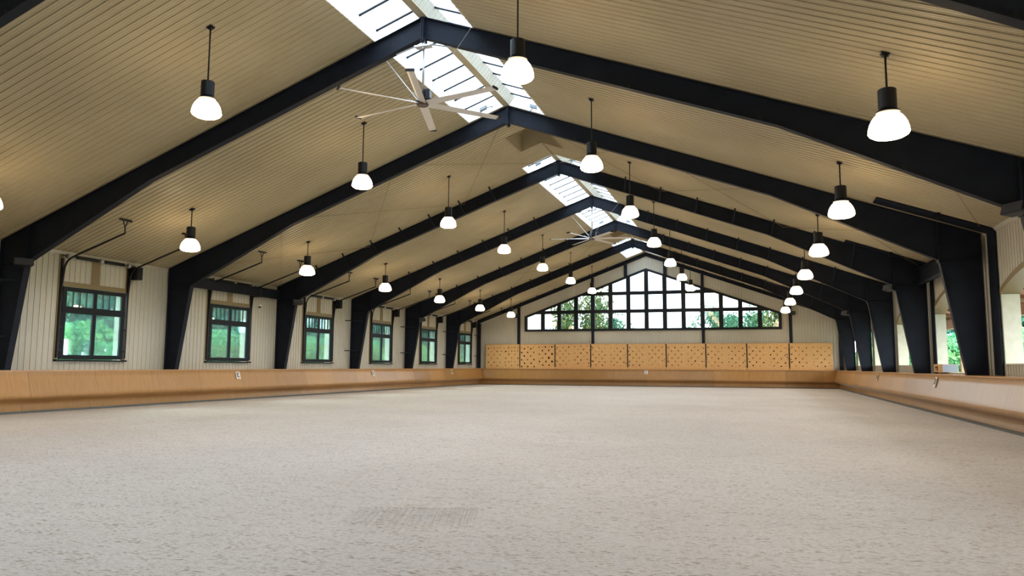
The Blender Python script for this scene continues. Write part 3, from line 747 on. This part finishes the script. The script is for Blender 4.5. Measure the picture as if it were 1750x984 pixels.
for x, y, lab in ((-.72, 22.75, 'small grey opener motor in the left half of the near skylight'), (1.02, 22.75, 'small grey opener motor in the right half of the near skylight'), (-.75, 43.35, 'small opener motor in the left half of the middle skylight'), (.85, 43.35, 'small opener motor in the right half of the middle skylight'),
                  (-.80, 29.75, 'opener motor at the near end of the middle skylight, left half'), (.70, 29.75, 'opener motor at the near end of the middle skylight, right half')):
    t = thing('skylight_opener', lab, 'motor', (x, y, ceil_z(x)+.09), group='skylight opener motors')
    MB().obox((0, 0, 0), Vector((.11, 0, -.04 if x > 0 else .04)), (0, .06, 0), (0, 0, .05)).obj('motor_body', m_greyp, t)
    MB().tube([(0, 0, -.03), (-.25, .3, -.09)], .012, 6).tube([(0, .02, .03), (.25, .3, .15)], .012, 6).obj('arm', m_black, t)
# wooden box in the third arch on the right
t = thing('equipment_box', 'wooden box with a grey side standing on the right ledge in an open arch', 'box', (13.80, 28.65, 1.36))
bd = bevel(MB().box(-.24, .24, -.62, .62, 0, .27).obj('body', m_ply, t), .008)
MB().box(-.23, .23, -.632, -.619, .012, .26).obj('grey_panel', m_greyp, t)['label'] = 'grey end panel'
MB().box(-.252, -.238, .0, .34, .06, .2).obj('socket_plate', m_ink, t)
MB().tube([(-.28, .12, .1), (-.25, .12, .1)], .025, 12).obj('knob', m_white, t)

# ------------------------------------------------------------------ dressage letters
def letter_strokes(ch):
    # strokes as boxes in a unit cell u 0..1, v 0..1
    S = {'E': [(0, .22, 0, 1), (.22, 1, 0, .18), (.22, 1, .82, 1), (.22, .8, .41, .59)],
         'C': [(0, .22, .12, .88), (.1, .9, 0, .2), (.1, .9, .8, 1), (.75, 1, .14, .34), (.75, 1, .66, .86)],
         'S': [(.1, .9, 0, .18), (.78, 1, .12, .48), (.1, .9, .41, .59), (0, .22, .52, .88), (.1, .9, .82, 1), (0, .22, .12, .28), (.78, 1, .72, .88)],
         'H': [(0, .22, 0, 1), (.78, 1, 0, 1), (.22, .78, .41, .59)],
         'B': [(0, .22, 0, 1), (.22, .85, 0, .18), (.22, .85, .82, 1), (.22, .85, .41, .59), (.78, 1, .1, .45), (.78, 1, .55, .9)],
         'R': [(0, .22, 0, 1), (.22, .85, .82, 1), (.22, .85, .41, .59), (.78, 1, .55, .9), (.7, .95, 0, .42)]}
    return S[ch]
tilt = math.atan2(.14, .49)
def sign(ch, pos, facing, w_, h_, lab):
    # facing: unit vector out of the board (horizontal); plate hangs on the leaning face
    t = thing('letter_sign', lab, 'letter sign', pos, group='arena letter signs')
    f = Vector(facing); side = Vector((0, 0, 1)).cross(f)          # rightwards as seen by a viewer
    upv = (Vector((0, 0, 1))*math.cos(tilt)-f*math.sin(tilt)).normalized(); nrm = (f*math.cos(tilt)+Vector((0, 0, 1))*math.sin(tilt)).normalized()
    MB().obox(nrm*.008-upv*h_/2, side*w_/2, upv*h_/2, nrm*.006).obj('plate', m_white, t)
    mb = MB(); lw, lh = w_*.62, h_*(.62 if h_ > .28 else .72); top = -h_*.12
    for (u0, u1, v0, v1) in letter_strokes(ch):
        c = side*((u0+u1)/2-.5)*lw+upv*(top-lh+(v0+v1)/2*lh)+nrm*.018
        mb.obox(c, side*(u1-u0)/2*lw, upv*(v1-v0)/2*lh, nrm*.004)
    mb.obj('letter', m_ink, t)
    if h_ > .28:
        MB().obox(nrm*.018+upv*(top-lh-.05), side*.05, upv*.012, nrm*.003).obj('underline_mark', m_red, t)
xk = XW-.675
zk = 1.15
sign('E', (-xk, 26.69, zk+.06), (1, 0, 0), .26, .32, 'white plate with black letter E on the left kickboard')
sign('S', (-xk, 38.51, zk+.06), (1, 0, 0), .26, .32, 'small white letter plate on the left kickboard below the fourth window')
sign('H', (-xk, 50.31, zk+.06), (1, 0, 0), .26, .32, 'farthest small white letter plate on the left kickboard')
sign('C', (0, Y1-.675, zk+.06), (0, -1, 0), .24, .27, 'white plate with black letter C in the middle of the far kickboard')
sign('B', (xk, 26.56, zk+.06), (-1, 0, 0), .26, .32, 'nearest white letter plate on the right kickboard, below the wooden box')
sign('R', (xk, 38.18, zk+.06), (-1, 0, 0), .26, .32, 'faint far letter plate on the right kickboard')

# ------------------------------------------------------------------ outside
struct(MB().add([(-160, -60, -.3), (160, -60, -.3), (160, 200, -.3), (-160, 200, -.3)], [(0, 1, 2, 3)]).obj('ground', m_grass))
struct(MB().box(XW+WT+.05, 18.2, Y0, 60, -.3, .05).obj('floor_porch', mat('concrete', (.32, .31, .28), .8)))
# porch along the right side
t = thing('porch_roof', 'brown timber porch roof outside the arches on the right', 'porch', (0, 0, 0))
pr_ = MB().prism([(XW+WT+.05, 4.7), (17.6, 3.95), (17.6, 4.02), (XW+WT+.05, 4.77)], Y0, 60).obj('deck_boards', m_outbrown, t)
MB().box(17.0, 17.25, Y0, 60, 3.45, 3.9).obj('beam', m_outbrown, t)
for k in range(0, 34):
    y = -8+2.05*k
    MB().bar((XW+WT+.06, y, 4.62), (17.5, y, 3.92), .09, .14).obj('joist', m_outbrown, t)
for k in range(10):
    y = -7.4+6.86*k
    MB().box(17.03, 17.22, y-.1, y+.1, -.3, 3.45).obj('post', m_outbrown, t)

def tree_meshes(seed, H, RW, nleaf, lm, ls=.16, low=.15):
    rg = random.Random(seed); mb = MB(); blobs = []
    for k in range(16):
        a = rg.uniform(0, 6.28); rr = RW*rg.uniform(.1, .75); z = H*(low+.12+(.86-low)*rg.random())
        sh = 1.0-.55*max(0, (z/H-.55)/.45)
        blobs.append((rr*sh*math.cos(a), rr*sh*math.sin(a), z, RW*rg.uniform(.28, .5)))
    for k in range(nleaf):
        b_ = rg.choice(blobs)
        d = Vector((rg.gauss(0, 1), rg.gauss(0, 1), rg.gauss(0, 1))).normalized()
        p = Vector(b_[:3])+d*b_[3]*(rg.random()**.33)*Vector((1, 1, .8)).length/1.6
        n = (d+Vector((rg.gauss(0, .6), rg.gauss(0, .6), rg.gauss(0, .6)+.4))).normalized()
        a = n.cross(Vector((rg.gauss(0, 1), rg.gauss(0, 1), .1))).normalized(); c = n.cross(a)
        s = ls*rg.uniform(.6, 1.4)
        mb.add([p-a*s, p+c*s*.5+n*s*.15, p+a*s, p-c*s*.5+n*s*.15], [(0, 1, 2, 3)])
    crown = mb.mesh('crown', lm)
    tk = MB(); tk.tube([(0, 0, -.3), (.05, .02, H*.3), (.0, .06, H*.6), (.03, 0, H*.85)], .13*H/7, 9)
    for k in range(7):
        b_ = blobs[k]; tk.tube([(0, .03, H*(.25+.05*k)), ((b_[0])*.6, b_[1]*.6, b_[2]-.3), b_[:3]], .045*H/7, 6)
    return crown, tk.mesh('trunk', m_bark, True)
kinds = {'green': tree_meshes(1, 7.5, 3.2, 5200, m_leafA, .19), 'bright': tree_meshes(2, 5.0, 2.4, 4600, m_leafB, .15, .02), 'dense': tree_meshes(3, 9.0, 3.8, 7500, m_leafA, .2, .0), 'sparse': tree_meshes(4, 10.0, 3.6, 2300, m_leafC, .2, .2), 'thin': tree_meshes(5, 8.0, 3.4, 2300, m_leafD, .2, .2)}
def tree(kind, x, y, sc_, lab, grp):
    t = thing('tree' if kind != 'bright' else 'bush', lab, 'tree' if kind != 'bright' else 'bush', (x, y, -.3), random.uniform(0, 6.28), grp)
    t.scale = (sc_, sc_, sc_)
    link('crown', kinds[kind][0], t); link('trunk', kinds[kind][1], t)
wl = ['nearest', 'second', 'third', 'fourth', 'fifth', 'farthest']
for i in range(6):     # rays through window i continue to further y
    yy = WINY[i]
    x = -24; y = yy*(x-CAM.x)/(-XW-CAM.x)
    tree('bright', x+random.uniform(-1, 1), y-1.2, .80 if i else .78, 'light green bush seen low through the %s left window' % wl[i], 'bushes outside the left windows')
    tree('bright', x-2.5, y+1.8, .85, 'light green bush seen low and farther right through the %s left window' % wl[i], 'bushes outside the left windows')
    x = -31; y = yy*(x-CAM.x)/(-XW-CAM.x)
    tree('dense', x, y, .9, 'dark green leafy tree filling the %s left window' % wl[i], 'trees outside the left windows')
    x = -36; y = (yy+3.4)*(x-CAM.x)/(-XW-CAM.x)
    tree('dense', x, y, 1.1, 'dark tree behind the others, right of the %s left window' % wl[i], 'trees outside the left windows')
for i in range(9):
    tree('dense', -48+random.uniform(-2, 2), 43+10.5*i, 1.25, 'tall distant tree in the woods beyond the left windows, %s from the camera' % ORD2[i], 'distant woods beyond the left windows')
for i, yy in enumerate((13.5, 17.5, 20.8, 24.5, 28.8, 31.5, 35.8, 39.5, 43.0)):
    x = 28+1.5*(i % 2); y = yy*(x-CAM.x)/(XW-CAM.x)
    tree('dense' if i % 2 else 'green', x, y, 0.9 if i % 2 else 1.0, 'green leafy tree outside the right arches, %s from the camera' % ORD2[i], 'trees outside the right arches')
    tree('bright', x-4.5, y-2, .95, 'low bright bush outside the right arches, %s from the camera' % ORD2[i], 'bushes outside the right arches')
def back(kind, px_x, Y, sc_, lab):
    x = px_x*(Y-0)/57.2+CAM.x*(1-Y/57.2); tree(kind, x, Y, sc_, lab, 'trees seen through the gable window')
back('sparse', -6.2, 80, .93, 'green tree behind the third and fourth columns of gable panes')
back('sparse', -4.0, 82, .98, 'green tree behind the steel post in the left half of the gable window')
back('thin', -2.5, 84, .86, 'lower green tree left of the middle of the gable window')
back('thin', -8.2, 90, .72, 'distant low tree at the left end of the gable window')
back('thin', -.9, 95, .62, 'distant treetop peeking over the sill near the middle of the gable window')
back('thin', 3.4, 90, .66, 'low green tree left of the right steel post of the gable window')
back('thin', 4.9, 80, .92, 'green tree right of the right steel post of the gable window')
back('thin', 6.4, 86, .90, 'thin tree third from the right end of the gable window')
back('thin', 7.7, 82, .90, 'thin tree second from the right end of the gable window')
back('sparse', 9.2, 78, .80, 'yellow green tree at the right end of the gable window')
